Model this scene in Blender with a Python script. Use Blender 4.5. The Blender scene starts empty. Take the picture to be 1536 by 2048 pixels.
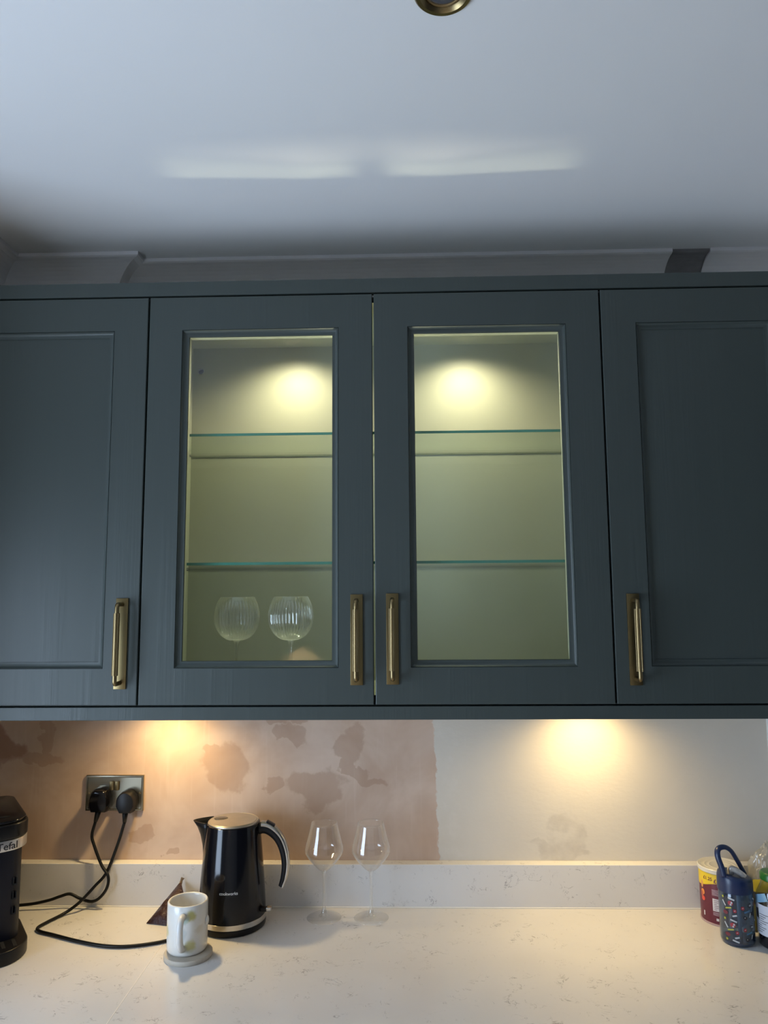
import bpy, bmesh, math, random
from mathutils import Vector, Matrix, noise
random.seed(7)
S = bpy.context.scene
COL = S.collection
PI = math.pi

# ------------------------------------------------------------------ camera, world, lights, exposure
CX, CY, CZ = 0.0637, -1.9098, 0.7516
PITCH, YAW, ROLL, FPX = 0.1152, -0.0266, -0.0071, 1465.2
cam = bpy.data.cameras.new('camera')
cam.sensor_fit = 'VERTICAL'; cam.sensor_height = 24.0; cam.lens = FPX * 24.0 / 2048.0
cam.clip_start = 0.02
co = bpy.data.objects.new('camera', cam); COL.objects.link(co)
fwd = Vector((math.sin(YAW)*math.cos(PITCH), math.cos(YAW)*math.cos(PITCH), math.sin(PITCH)))
rgt = Vector((math.cos(YAW), -math.sin(YAW), 0)); up = rgt.cross(fwd)
R_ = rgt*math.cos(ROLL) + up*math.sin(ROLL); U_ = -rgt*math.sin(ROLL) + up*math.cos(ROLL)
m = Matrix((R_, U_, -fwd)).transposed().to_4x4(); m.translation = (CX, CY, CZ)
co.matrix_world = m
S.camera = co

S.view_settings.view_transform = 'Standard'; S.view_settings.look = 'None'
S.view_settings.gamma = 1.0; S.view_settings.use_curve_mapping = False
S.view_settings.exposure = 0.0
S.cycles.use_light_tree = False; S.cycles.max_bounces = 5; S.cycles.transparent_max_bounces = 14
S.cycles.diffuse_bounces = 3; S.cycles.glossy_bounces = 3; S.cycles.sample_clamp_indirect = 20.0

w = bpy.data.worlds.new('world'); S.world = w; w.use_nodes = True
bg = w.node_tree.nodes['Background']
bg.inputs[0].default_value = (0.62, 0.74, 1.0, 1); bg.inputs[1].default_value = 0.05

def light(name, kind, loc, power, color, target=None, **kw):
    l = bpy.data.lights.new(name, kind); l.energy = power; l.color = color
    for k, v in kw.items(): setattr(l, k, v)
    o = bpy.data.objects.new(name, l); COL.objects.link(o); o.location = loc
    if target is not None:
        o.rotation_euler = (Vector(target) - Vector(loc)).to_track_quat('-Z', 'Y').to_euler()
    return o
# daylight through the window opening in the left of the room, behind the camera
light('window_daylight', 'AREA', (-1.50, -1.40, 0.25), 46, (0.62, 0.78, 1.0), (-0.95, -1.40, 0.25),
      shape='RECTANGLE', size=1.0, size_y=1.2)
# added spots, unseen behind the camera: bounce off the pale floor brightens the ceiling
for sx_ in (-1.25, -0.30):
    light('added_floor_spot', 'SPOT', (sx_, -2.5, 1.63), 104, (1.0, 0.90, 0.78), (sx_, -2.5, 0), spot_size=math.radians(62), spot_blend=0.5, shadow_soft_size=0.03)
WARM = (1.0, 0.73, 0.34)
UNDER_X = (-0.525, 0.51); INNER_X = (-0.213, 0.226)
for x in UNDER_X:
    light('under_cabinet_light', 'SPOT', (x, -0.112, 0.519), 9.4, WARM, (x, -0.112, 0), spot_size=math.radians(150),
          spot_blend=0.95, shadow_soft_size=0.018)
for x in INNER_X:
    light('cabinet_light', 'SPOT', (x, -0.150, 1.4075), 15, (1.0, 0.89, 0.63), (x, -0.150, 0), spot_size=math.radians(156),
          spot_blend=0.9, shadow_soft_size=0.028)
# added lamps stand in for the top shelf's reflection: pale streak on the ceiling
for x, tx, sz, pw_ in ((-0.265, -0.295, 0.44, 0.064), (-0.15, -0.035, 0.12, 0.032), (0.15, 0.035, 0.12, 0.032), (0.265, 0.295, 0.44, 0.064)):
    light('added_streak_lamp', 'AREA', (x, -0.171, 0.83), pw_, (1.0, 0.88, 0.66), (tx, -0.458, 1.64), shape='RECTANGLE', size=sz, size_y=0.010, spread=math.radians(16))
# under-cabinet light of the facing run of units, on the wall behind the camera
light('facing_wall_light', 'SPOT', (-0.62, -3.62, 0.47), 11, (1.0, 0.66, 0.32), (-0.62, -3.62, 0), spot_size=math.radians(115), spot_blend=0.8, shadow_soft_size=0.02)

# ------------------------------------------------------------------ helpers
def root_loc(o):
    p = Vector((0, 0, 0))
    while o is not None:
        p += o.location; o = o.parent
    return p
def tag(o, label=None, cat=None, group=None, kind=None):
    if label: o['label'] = label
    if cat: o['category'] = cat
    if group: o['group'] = group
    if kind: o['kind'] = kind
    return o
def thing(name, label, cat, loc, group=None):
    o = bpy.data.objects.new(name, None); COL.objects.link(o); o.location = loc
    o.empty_display_size = 0.05
    return tag(o, label, cat, group)
def mk(name, geo, mat, parent=None, smooth=None, origin=None):
    """geo = (verts, faces) in world coordinates -> one mesh object"""
    v, f = geo[0], geo[1]
    off = root_loc(parent) if parent else Vector(origin) if origin else Vector((0, 0, 0))
    me = bpy.data.meshes.new(name)
    me.from_pydata([tuple(Vector(p) - off) for p in v], [], f)
    me.validate()
    bm = bmesh.new(); bm.from_mesh(me); bmesh.ops.recalc_face_normals(bm, faces=bm.faces); bm.to_mesh(me); bm.free()
    mats = mat if isinstance(mat, (list, tuple)) else [mat]
    for mm in mats: me.materials.append(mm)
    if len(geo) > 2 and len(mats) > 1:
        for p, i in zip(me.polygons, geo[2]): p.material_index = i
    if smooth:
        me.polygons.foreach_set('use_smooth', [True]*len(me.polygons))
        if smooth is not True: me.set_sharp_from_angle(angle=math.radians(smooth))
    o = bpy.data.objects.new(name, me); COL.objects.link(o)
    if parent: o.parent = parent
    elif origin: o.location = origin
    return o
def struct(name, geo, mat, parent=None, **k):
    o = mk(name, geo, mat, parent, **k)
    if not parent: o['kind'] = 'structure'
    return o
def join(*gs):
    V, F, M = [], [], []
    for g in gs:
        n = len(V); V += list(g[0]); F += [[i+n for i in f] for f in g[1]]
        M += list(g[2]) if len(g) > 2 else [0]*len(g[1])
    return V, F, M
def withmat(g, i): return g[0], g[1], [i]*len(g[1])
def box(x0, x1, y0, y1, z0, z1, bev=0.0, seg=2):
    bm = bmesh.new(); bmesh.ops.create_cube(bm, size=1)
    for v in bm.verts:
        v.co = Vector(((x0+x1)/2 + v.co.x*(x1-x0), (y0+y1)/2 + v.co.y*(y1-y0), (z0+z1)/2 + v.co.z*(z1-z0)))
    if bev: bmesh.ops.bevel(bm, geom=bm.edges[:], offset=bev, segments=seg, affect='EDGES', profile=0.5)
    bm.verts.index_update()
    r = ([v.co.copy() for v in bm.verts], [[v.index for v in f.verts] for f in bm.faces]); bm.free(); return r
def lathe(prof, c=(0, 0, 0), n=48, rfun=None, cap0=True, cap1=True):
    V, F = [], []
    for k, (r, z) in enumerate(prof):
        for i in range(n):
            a = 2*PI*i/n; rr = r if rfun is None else rfun(r, z, a)
            V.append((c[0]+rr*math.cos(a), c[1]+rr*math.sin(a), c[2]+z))
    for k in range(len(prof)-1):
        for i in range(n):
            j = (i+1) % n; F.append([k*n+i, k*n+j, (k+1)*n+j, (k+1)*n+i])
    if cap0 and prof[0][0] > 1e-6: F.append([i for i in range(n)][::-1])
    if cap1 and prof[-1][0] > 1e-6: F.append([(len(prof)-1)*n+i for i in range(n)])
    return V, F
def spline(pts, n=8):
    P = [Vector(p) for p in pts]; P = [P[0]*2-P[1]] + P + [P[-1]*2-P[-2]]; out = []
    for i in range(1, len(P)-2):
        a, b, c, d = P[i-1:i+3]
        for k in range(n):
            t = k/n
            out.append(0.5*((2*b)+(c-a)*t+(2*a-5*b+4*c-d)*t*t+(3*b-a-3*c+d)*t**3))
    out.append(P[-2]); return out
def sweep(path, rads, n=12, sx=1.0, ref=None):
    """tube along path; rads float or list; sx flattens the section along the frame's second axis"""
    path = [Vector(p) for p in path]; V, F = [], []; m_ = len(path)
    if not isinstance(rads, (list, tuple)): rads = [rads]*m_
    t0 = (path[1]-path[0]).normalized()
    nrm = Vector(ref) if ref else t0.orthogonal()
    for i, p in enumerate(path):
        t = (path[min(i+1, m_-1)]-path[max(i-1, 0)]).normalized()
        nrm = (nrm - t*nrm.dot(t)).normalized(); b = t.cross(nrm)
        for k in range(n):
            a = 2*PI*k/n; V.append(p + nrm*math.cos(a)*rads[i] + b*math.sin(a)*rads[i]*sx)
    for i in range(m_-1):
        for k in range(n):
            j = (k+1) % n; F.append([i*n+k, i*n+j, (i+1)*n+j, (i+1)*n+k])
    F.append(list(range(n))[::-1]); F.append([(m_-1)*n+k for k in range(n)])
    return V, F
def prism(outline, z0, z1, bev=0.0, seg=2):
    """outline: ccw xy points; extruded in z; optional bevel of the top and bottom rims"""
    n = len(outline); rings = []
    c = Vector((sum(p[0] for p in outline)/n, sum(p[1] for p in outline)/n))
    def ring(ins, z):
        out = []
        for i in range(n):
            a, b, d = Vector(outline[i-1]), Vector(outline[i]), Vector(outline[(i+1) % n])
            e1 = (b-a).normalized(); e2 = (d-b).normalized()
            nn = Vector((-(e1.y+e2.y), e1.x+e2.x)).normalized()
            q = b + nn*ins; out.append((q.x, q.y, z))
        return out
    if bev:
        zs = [(bev*(1-math.sin(PI/2*k/seg)), z0+bev*(1-math.cos(PI/2*k/seg))) for k in range(seg+1)]
        rings = [ring(i, z) for i, z in zs] + [ring(i, z1-(z-z0)) for i, z in zs[::-1]]
    else: rings = [ring(0, z0), ring(0, z1)]
    V = [p for r in rings for p in r]; F = []
    for k in range(len(rings)-1):
        for i in range(n):
            j = (i+1) % n; F.append([k*n+i, k*n+j, (k+1)*n+j, (k+1)*n+i])
    F.append(list(range(n))[::-1]); F.append([(len(rings)-1)*n+i for i in range(n)])
    return V, F
def xf(g, M): return ([M @ Vector(p) for p in g[0]],) + tuple(g[1:])
def rrect(w, d, r, n=8, cx=0, cy=0):
    out = []
    for sx, sy, a0 in ((1, -1, -PI/2), (1, 1, 0), (-1, 1, PI/2), (-1, -1, PI)):
        for k in range(n+1):
            a = a0 + PI/2*k/n
            out.append((cx+sx*(w/2-r)+r*math.cos(a), cy+sy*(d/2-r)+r*math.sin(a)))
    return out
def rings_frame(x0, x1, z0, z1, prof):
    """mitred picture frame: prof = (inset, y) rings from outside in"""
    V, F = [], []
    for ins, y in prof:
        V += [(x0+ins, y, z0+ins), (x1-ins, y, z0+ins), (x1-ins, y, z1-ins), (x0+ins, y, z1-ins)]
    for k in range(len(prof)-1):
        for i in range(4):
            j = (i+1) % 4; F.append([k*4+i, k*4+j, (k+1)*4+j, (k+1)*4+i])
    return V, F
def text_geo(s, size, shear=0.0, offset=0.0, align='LEFT', res=3):
    cu = bpy.data.curves.new('t', 'FONT'); cu.body = s; cu.size = size; cu.shear = shear; cu.offset = offset
    cu.align_x = align; cu.resolution_u = res; cu.fill_mode = 'FRONT'
    o = bpy.data.objects.new('t', cu); COL.objects.link(o)
    dg = bpy.context.evaluated_depsgraph_get(); me = bpy.data.meshes.new_from_object(o.evaluated_get(dg))
    r = ([v.co.copy() for v in me.vertices], [list(p.vertices) for p in me.polygons])
    bpy.data.objects.remove(o); bpy.data.curves.remove(cu); bpy.data.meshes.remove(me)
    return r
def wrap(g, c, rfun, a0, z0):
    """bend flat (u,v) art round a vertical axis at c; u=0 sits at angle a0 (0=+x); u grows ccw"""
    V = []
    for p in g[0]:
        z = z0 + p[1]; r = rfun(z); a = a0 + p[0]/r
        V.append((c[0]+r*math.cos(a), c[1]+r*math.sin(a), z))
    return (V, g[1]) + tuple(g[2:])
def grid(u0, u1, v0, v1, nu=8, nv=1):
    V = [(u0+(u1-u0)*i/nu, v0+(v1-v0)*j/nv, 0) for j in range(nv+1) for i in range(nu+1)]
    F = [[j*(nu+1)+i, j*(nu+1)+i+1, (j+1)*(nu+1)+i+1, (j+1)*(nu+1)+i] for j in range(nv) for i in range(nu)]
    return V, F
def copy_tree(o, parent=None):
    c = o.copy(); COL.objects.link(c); c.parent = parent
    for ch in list(o.children): copy_tree(ch, c)
    return c

# ------------------------------------------------------------------ materials
class N:
    def __init__(s, name):
        s.m = bpy.data.materials.new(name); s.m.use_nodes = True; s.t = s.m.node_tree
        s.b = s.t.nodes['Principled BSDF']; s.out = s.t.nodes['Material Output']
    def n(s, typ, ins=None, **kw):
        d = s.t.nodes.new(typ)
        for k, v in kw.items(): setattr(d, k, v)
        for k, v in (ins or {}).items(): s.set(d.inputs[k], v)
        return d
    def set(s, sock, v):
        if isinstance(v, bpy.types.NodeSocket): s.t.links.new(v, sock)
        elif isinstance(v, bpy.types.Node): s.t.links.new(v.outputs[0], sock)
        else: sock.default_value = v
    def math(s, op, a, b=0.0, c=0.0, clamp=False):
        return s.n('ShaderNodeMath', {0: a, 1: b, 2: c}, operation=op, use_clamp=clamp).outputs[0]
    def mix(s, f, a, b, blend='MIX'):
        d = s.n('ShaderNodeMix', data_type='RGBA', blend_type=blend)
        s.set(d.inputs[0], f); s.set(d.inputs[6], a); s.set(d.inputs[7], b); return d.outputs[2]
    def smooth(s, x, lo, hi):
        return s.n('ShaderNodeMapRange', {0: x, 1: lo, 2: hi, 3: 0.0, 4: 1.0}, interpolation_type='SMOOTHSTEP').outputs[0]
    def coords(s, scale=(1, 1, 1)):
        tc = s.n('ShaderNodeTexCoord')
        mp = s.n('ShaderNodeMapping', {0: tc.outputs['Object']}); mp.inputs['Scale'].default_value = scale
        return mp.outputs[0]
    def noise(s, vec, scale, detail=3, rough=0.5, dist=0.0):
        return s.n('ShaderNodeTexNoise', {'Vector': vec, 'Scale': scale, 'Detail': detail, 'Roughness': rough, 'Distortion': dist}).outputs[0]
    def bump(s, h, strength=0.2, dist=0.002):
        s.set(s.b.inputs['Normal'], s.n('ShaderNodeBump', {'Height': h, 'Strength': strength, 'Distance': dist}))
def c4(c): return (c[0], c[1], c[2], 1)
def simple(name, col, rough=0.5, metal=0.0, var=0.06, vscale=30, bump=0.0, coat=0.0, spec=0.5, **kw):
    k = N(name); p = k.coords()
    nz = k.noise(p, vscale, 3)
    k.set(k.b.inputs['Base Color'], k.mix(nz, c4([c*(1-var) for c in col]), c4([min(1, c*(1+var)) for c in col])))
    k.b.inputs['Roughness'].default_value = rough; k.b.inputs['Metallic'].default_value = metal
    k.b.inputs['Coat Weight'].default_value = coat; k.b.inputs['Specular IOR Level'].default_value = spec
    if bump: k.bump(k.noise(p, vscale*3, 4), bump)
    return k.m
M = {}
def thin_glass(name, tint, f0=0.04, dust=None, edge_tint=None, rough=0.0, bright_rim=0.0):
    k = N(name)
    lw = k.n('ShaderNodeLayerWeight', {'Blend': 0.5})
    f = k.math('ADD', k.math('MULTIPLY', k.math('POWER', lw.outputs['Facing'], 5.0), 1-f0), f0)
    tr = k.n('ShaderNodeBsdfTransparent', {0: c4(tint)})
    if edge_tint:
        tr.inputs[0].default_value = c4(tint)
        k.set(tr.inputs[0], k.mix(k.math('POWER', lw.outputs['Facing'], 2.0), c4(tint), c4(edge_tint)))
    gl = k.n('ShaderNodeBsdfGlossy', {0: (1, 1, 1, 1), 'Roughness': rough})
    if bright_rim:
        tr = k.n('ShaderNodeMixShader', {0: k.math('MULTIPLY', k.math('POWER', lw.outputs['Facing'], 2.0), bright_rim), 1: tr, 2: k.n('ShaderNodeBsdfTranslucent', {0: (0.95, 0.95, 0.93, 1)})}).outputs[0]  # pale rim mixed in by view angle, standing in for bright edge reflections
    sh = k.n('ShaderNodeMixShader', {0: f, 1: tr, 2: gl}).outputs[0]
    if dust:
        p = k.coords()
        d = k.smooth(k.noise(p, 260, 2), 0.68, 0.78)
        ms = k.smooth(k.noise(p, 7, 3), 0.5, 0.68)
        zz = k.n('ShaderNodeSeparateXYZ', {0: p}).outputs[2]
        ms = k.math('MULTIPLY', ms, k.smooth(zz, 1.18, 1.32))
        df = k.n('ShaderNodeBsdfTranslucent', {0: (0.9, 0.9, 0.9, 1)})
        sh = k.n('ShaderNodeMixShader', {0: k.math('MULTIPLY', k.math('MULTIPLY', d, ms), dust), 1: sh, 2: df}).outputs[0]
    k.set(k.out.inputs[0], sh); return k.m
M['pane'] = thin_glass('pane_glass', (0.97, 0.985, 0.97), 0.035, dust=0.5)
M['shelf'] = thin_glass('shelf_glass', (0.93, 0.97, 0.94), 0.045)
M['glass'] = thin_glass('wine_glass', (0.99, 0.99, 0.99), 0.045, edge_tint=(0.93, 0.93, 0.92), rough=0.035, bright_rim=0.32)
M['stem'] = thin_glass('stem_glass', (0.97, 0.97, 0.96), 0.14, edge_tint=(0.90, 0.90, 0.88), rough=0.06, bright_rim=0.6)
M['edge_back'] = simple('shelf_rear_edge', (0.10, 0.115, 0.075), 0.2, var=0.1)
M['ribbed'] = thin_glass('ribbed_glass', (0.985, 0.985, 0.98), 0.10, edge_tint=(0.95, 0.95, 0.93), rough=0.09, bright_rim=0.5)

def paint(name, col, rough=0.42):
    k = N(name); p = k.coords((90, 90, 2.2))
    g = k.noise(p, 1.6, 4, 0.6); g2 = k.noise(k.coords((14, 14, 0.8)), 1.3, 3)
    k.set(k.b.inputs['Base Color'], k.mix(g2, c4([c*0.96 for c in col]), c4([c*1.04 for c in col])))
    k.b.inputs['Roughness'].default_value = rough; k.b.inputs['Specular IOR Level'].default_value = 0.4
    k.bump(k.math('MULTIPLY', g, k.smooth(g2, 0.4, 0.62)), 0.4, 0.0012); return k.m
M['teal'] = paint('teal_paint', (0.050, 0.063, 0.059))
M['inside'] = simple('sage_interior', (0.36, 0.37, 0.275), 0.5, var=0.02, vscale=6)
def brass():
    k = N('antique_brass'); p = k.coords((300, 300, 14))
    g = k.noise(p, 2.0, 3)
    k.set(k.b.inputs['Base Color'], k.mix(g, (0.22, 0.16, 0.075, 1), (0.31, 0.235, 0.12, 1)))
    k.b.inputs['Metallic'].default_value = 1.0
    k.set(k.b.inputs['Roughness'], k.math('ADD', k.math('MULTIPLY', g, 0.1), 0.3)); return k.m
M['brass'] = brass()
M['brass_plate'] = simple('brass_plate', (0.19, 0.145, 0.068), 0.36, 1.0, 0.08, 60)
M['edging_shade'] = simple('gap_shade', (0.02, 0.025, 0.026), 0.6)  # carcass front edges coloured dark to put shade into the door gaps
M['brass_dark'] = simple('dark_brass', (0.26, 0.19, 0.10), 0.32, 1.0, 0.15, 60)

def ceiling_mat():
    k = N('ceiling_paint'); p = k.coords()
    n1 = k.noise(p, 2.0, 3)
    k.set(k.b.inputs['Base Color'], k.mix(n1, (0.78, 0.78, 0.785, 1), (0.82, 0.82, 0.825, 1)))
    k.b.inputs['Roughness'].default_value = 0.75; k.b.inputs['Specular IOR Level'].default_value = 0.2
    k.bump(k.noise(p, 120, 3), 0.04); return k.m
M['ceiling'] = ceiling_mat()
M['coving'] = simple('coving_paint', (0.80, 0.78, 0.79), 0.7, var=0.03, vscale=8, bump=0.05, spec=0.2)
M['coving_bare'] = simple('bare_coving', (0.24, 0.23, 0.235), 0.9, var=0.15, vscale=40, bump=0.4, spec=0.1)
M['white_wall'] = simple('white_wall_paint', (0.72, 0.71, 0.68), 0.7, var=0.03, vscale=4, bump=0.05, spec=0.2)

def wall_mat():
    k = N('patched_wall'); p = k.coords()
    xyz = k.n('ShaderNodeSeparateXYZ', {0: p}); X, Z = xyz.outputs[0], xyz.outputs[2]
    # plaster to the left of x = 0.138, paint to the right, brushed edge
    e = k.math('ADD', X, k.math('MULTIPLY', k.math('SUBTRACT', k.noise(p, 40, 4, 0.7), 0.5), 0.022))
    e = k.math('ADD', e, k.math('MULTIPLY', k.math('SUBTRACT', k.noise(p, 5, 2), 0.5), 0.02))
    e = k.math('ADD', e, k.math('MULTIPLY', Z, 0.02))
    edge = k.smooth(e, 0.144, 0.148)
    # plaster: pink-brown with broad drier clouds and darker damp blotches
    cl = k.noise(p, 5.0, 4, 0.6, 0.4)
    base = k.mix(k.smooth(cl, 0.3, 0.72), (0.50, 0.355, 0.265, 1), (0.64, 0.50, 0.405, 1))
    streak = k.noise(k.coords((60, 60, 4)), 1.4, 3)
    base = k.mix(k.math('MULTIPLY', k.smooth(streak, 0.55, 0.8), 0.25), base, (0.70, 0.58, 0.49, 1))
    wob = k.n('ShaderNodeTexNoise', {'Vector': p, 'Scale': 13.0, 'Detail': 4.0, 'Roughness': 0.55})
    wv = k.n('ShaderNodeVectorMath', {0: wob.outputs[1], 1: (0.5, 0.5, 0.5)}, operation='SUBTRACT')
    wv = k.n('ShaderNodeVectorMath', {0: wv, 'Scale': 0.115}, operation='SCALE')
    wp = k.n('ShaderNodeVectorMath', {0: p, 1: wv}, operation='ADD')
    wx = k.n('ShaderNodeSeparateXYZ', {0: wp}); WX, WZ = wx.outputs[0], wx.outputs[2]
    def blob(cx, cz, rx, rz):
        a = k.math('DIVIDE', k.math('SUBTRACT', WX, cx), rx); b = k.math('DIVIDE', k.math('SUBTRACT', WZ, cz), rz)
        d = k.math('SQRT', k.math('ADD', k.math('MULTIPLY', a, a), k.math('MULTIPLY', b, b)))
        return k.math('SUBTRACT', 1.0, k.smooth(d, 0.86, 1.08))
    damp = None
    for q in ((-0.99, 0.375, 0.075, 0.04), (-0.86, 0.40, 0.022, 0.05), (-0.87, 0.345, 0.06, 0.018), (-0.39, 0.33, 0.07, 0.055), (-0.43, 0.37, 0.03, 0.02),
              (-0.235, 0.405, 0.04, 0.022), (-0.25, 0.44, 0.05, 0.014), (-0.08, 0.385, 0.045, 0.042), (-0.075, 0.33, 0.014, 0.05),
              (-0.165, 0.275, 0.075, 0.05), (-0.03, 0.285, 0.05, 0.013), (-0.27, 0.28, 0.03, 0.03), (-0.06, 0.30, 0.03, 0.02), (-0.60, 0.16, 0.03, 0.02), (-0.53, 0.12, 0.012, 0.012)):
        b = blob(*q); damp = b if damp is None else k.math('MAXIMUM', damp, b)
    base = k.mix(k.math('MULTIPLY', damp, 0.5), base, (0.38, 0.24, 0.16, 1))
    red = blob(-1.0, 0.37, 0.085, 0.05)
    base = k.mix(k.math('MULTIPLY', red, 0.45), base, (0.30, 0.13, 0.09, 1))
    # paint: warm off-white, patchy, with a rubbed grey smudge
    pn = k.noise(p, 4.0, 4, 0.6)
    pt = k.mix(pn, (0.58, 0.535, 0.47, 1), (0.68, 0.635, 0.56, 1))
    sm = k.math('MAXIMUM', blob(0.452, 0.17, 0.05, 0.05), blob(0.44, 0.125, 0.075, 0.018))
    sm = k.math('MULTIPLY', sm, k.smooth(k.noise(p, 22, 3), 0.3, 0.65))
    pt = k.mix(k.math('MULTIPLY', sm, 0.45), pt, (0.42, 0.38, 0.335, 1))
    brush = k.math('MULTIPLY', k.smooth(e, 0.10, 0.19), k.math('SUBTRACT', 1.0, k.smooth(e, 0.146, 0.24)))
    pt = k.mix(k.math('MULTIPLY', k.math('MULTIPLY', brush, k.smooth(k.noise(p, 30, 4, 0.7), 0.45, 0.7)), 0.35), pt, (0.74, 0.70, 0.65, 1))
    k.set(k.b.inputs['Base Color'], k.mix(edge, base, pt))
    k.b.inputs['Roughness'].default_value = 0.62; k.b.inputs['Specular IOR Level'].default_value = 0.25
    lump = k.noise(k.coords((26, 26, 46)), 2.4, 3)
    h = k.math('ADD', k.math('MULTIPLY', lump, k.math('MULTIPLY', edge, 0.5)), k.math('MULTIPLY', edge, 0.35))
    h = k.math('ADD', h, k.math('MULTIPLY', k.noise(p, 90, 4), 0.15))
    k.bump(h, 0.35, 0.002); return k.m
M['wall'] = wall_mat()

def quartz():
    k = N('veined_quartz'); p = k.coords()
    a = k.noise(k.coords((1, 1.5, 1.5)), 16, 4, 0.62, 1.6)
    v = k.math('SUBTRACT', 1.0, k.smooth(k.math('ABSOLUTE', k.math('SUBTRACT', a, 0.5)), 0.0, 0.016))
    msk = k.smooth(k.noise(p, 26, 3, 0.6), 0.53, 0.64); msk2 = k.smooth(k.noise(p, 6.5, 2), 0.44, 0.60)
    v = k.math('MULTIPLY', k.math('MULTIPLY', v, msk), msk2)
    b = k.noise(k.coords((1.4, 1, 1)), 30, 3, 0.6, 1.0)
    v2 = k.math('SUBTRACT', 1.0, k.smooth(k.math('ABSOLUTE', k.math('SUBTRACT', b, 0.5)), 0.0, 0.014))
    v2 = k.math('MULTIPLY', k.math('MULTIPLY', v2, k.smooth(k.noise(p, 38, 2), 0.58, 0.66)), 0.55)
    v = k.math('MAXIMUM', v, v2)
    soft = k.noise(p, 9, 3)
    base = k.mix(soft, (0.665, 0.645, 0.625, 1), (0.735, 0.715, 0.695, 1))
    k.set(k.b.inputs['Base Color'], k.mix(k.math('MULTIPLY', v, 0.8), base, (0.22, 0.21, 0.21, 1)))
    k.b.inputs['Roughness'].default_value = 0.16; k.b.inputs['Specular IOR Level'].default_value = 0.45
    return k.m
M['quartz'] = quartz()
M['seam'] = simple('pale_joint', (0.80, 0.77, 0.72), 0.4)
M['black_gloss'] = simple('black_gloss', (0.004, 0.004, 0.006), 0.12, var=0.1, spec=0.38)
M['black_soft'] = simple('black_plastic', (0.006, 0.006, 0.007), 0.34, var=0.1, vscale=80, spec=0.3)
M['black_matte'] = simple('black_matte', (0.010, 0.011, 0.013), 0.5, var=0.15, vscale=80)
M['navy_black'] = simple('navy_black', (0.004, 0.005, 0.011), 0.38, var=0.1, spec=0.3)
M['dark_void'] = simple('slot_dark', (0.003, 0.003, 0.004), 0.8)
M['steel'] = simple('brushed_steel', (0.60, 0.57, 0.52), 0.26, 1.0, 0.1, 90)
M['chrome'] = simple('chrome', (0.72, 0.72, 0.72), 0.12, 1.0, 0.05)
M['silver'] = simple('silver_band', (0.62, 0.61, 0.60), 0.34, 0.85, 0.05)
M['lid'] = simple('brushed_lid', (0.50, 0.46, 0.40), 0.36, 0.9, 0.18, 26)
M['smoke'] = simple('smoked_window', (0.045, 0.042, 0.036), 0.12, var=0.1)
M['letter_white'] = simple('white_print', (0.72, 0.72, 0.72), 0.5, var=0.02)
M['letter_dark'] = simple('dark_print', (0.012, 0.012, 0.02), 0.5, var=0.02)
M['cable'] = simple('black_cable', (0.004, 0.004, 0.004), 0.45, var=0.1, spec=0.25)
M['lens'] = simple('lamp_lens', (0.18, 0.18, 0.21), 0.08, 0.6, 0.4, 60)
M['lamp_dark'] = simple('lamp_recess', (0.03, 0.03, 0.035), 0.25, 0.5)
k = N('led_glow'); k.b.inputs['Emission Color'].default_value = (1, 0.85, 0.55, 1); k.b.inputs['Emission Strength'].default_value = 6; M['led'] = k.m
k = N('shelf_edge_glass')
k.b.inputs['Base Color'].default_value = (0.02, 0.16, 0.12, 1); k.b.inputs['Roughness'].default_value = 0.08
k.b.inputs['Transmission Weight'].default_value = 0.25
k.set(k.b.inputs['Base Color'], k.mix(k.noise(k.coords((2, 1, 1)), 3, 2), (0.03, 0.20, 0.155, 1), (0.08, 0.33, 0.26, 1))); M['edge'] = k.m

# ------------------------------------------------------------------ the room
H = 1.64
struct('floor', box(-2.6, 1.5, -3.7, 0.12, -0.95, -0.91), simple('floor_boards', (0.56, 0.52, 0.47), 0.5, var=0.1, vscale=5))
struct('ceiling', box(-2.6, 1.5, -3.7, 0.12, H, H+0.05), M['ceiling'])
struct('wall_back', box(-1.03, 1.30, 0, 0.1, -0.91, H), M['wall'])
struct('wall_right', box(1.30, 1.40, -0.66, 0.1, -0.91, H), M['white_wall'])
struct('wall_left', box(-1.13, -1.03, -0.66, 0.1, -0.91, H), M['white_wall'])
struct('wall_front', box(-2.6, 1.5, -3.8, -3.7, -0.91, H), M['white_wall'])

def cov_prof(d, h=0.10, lip=0.009, n=10):
    # (projection from wall, z) from the ceiling down: vertical lip, then a concave curve to the wall
    P = [(d, H), (d, H-lip), (d-0.006, H-lip-0.002)]
    for i in range(1, n+1):
        a = PI/2*i/n
        P.append((0.004+(d-0.010)*(1-math.sin(a)), H-lip-0.002-(h-lip-0.012)*(1-math.cos(a))))
    P += [(0.004, H-h), (0, H-h)]
    return P
def extrude_x(prof, x0, x1, y0=0.0):
    n = len(prof); V = [(x0, y0-d, z) for d, z in prof] + [(x1, y0-d, z) for d, z in prof]
    F = [[i, (i+1) % n, n+(i+1) % n, n+i] for i in range(n)] + [list(range(n)), list(range(n, 2*n))[::-1]]
    return V, F
pr = cov_prof(0.090) + [(0, H)]
XC = -0.702                                   # the left run steps out at this corner
def run(prof, a, b):
    """loft one profile between two mitred ends: a, b map (projection, z) -> point"""
    n = len(prof); V = [a(d, z) for d, z in prof] + [b(d, z) for d, z in prof]
    return V, [[i, (i+1) % n, n+(i+1) % n, n+i] for i in range(n)] + [list(range(n)), list(range(n, 2*n))[::-1]]
struct('trim_1', run(pr, lambda d, z: (XC+d, -d, z), lambda d, z: (0.765, -d, z)), M['coving'])
struct('trim_6', box(0.967, 1.03, -0.012, 0, 0.101, 0.527), M['white_wall'])
struct('trim_2', extrude_x(pr, 0.862, 1.30), M['coving'])
pb = cov_prof(0.085, lip=0.005) + [(0, H)]
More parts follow.
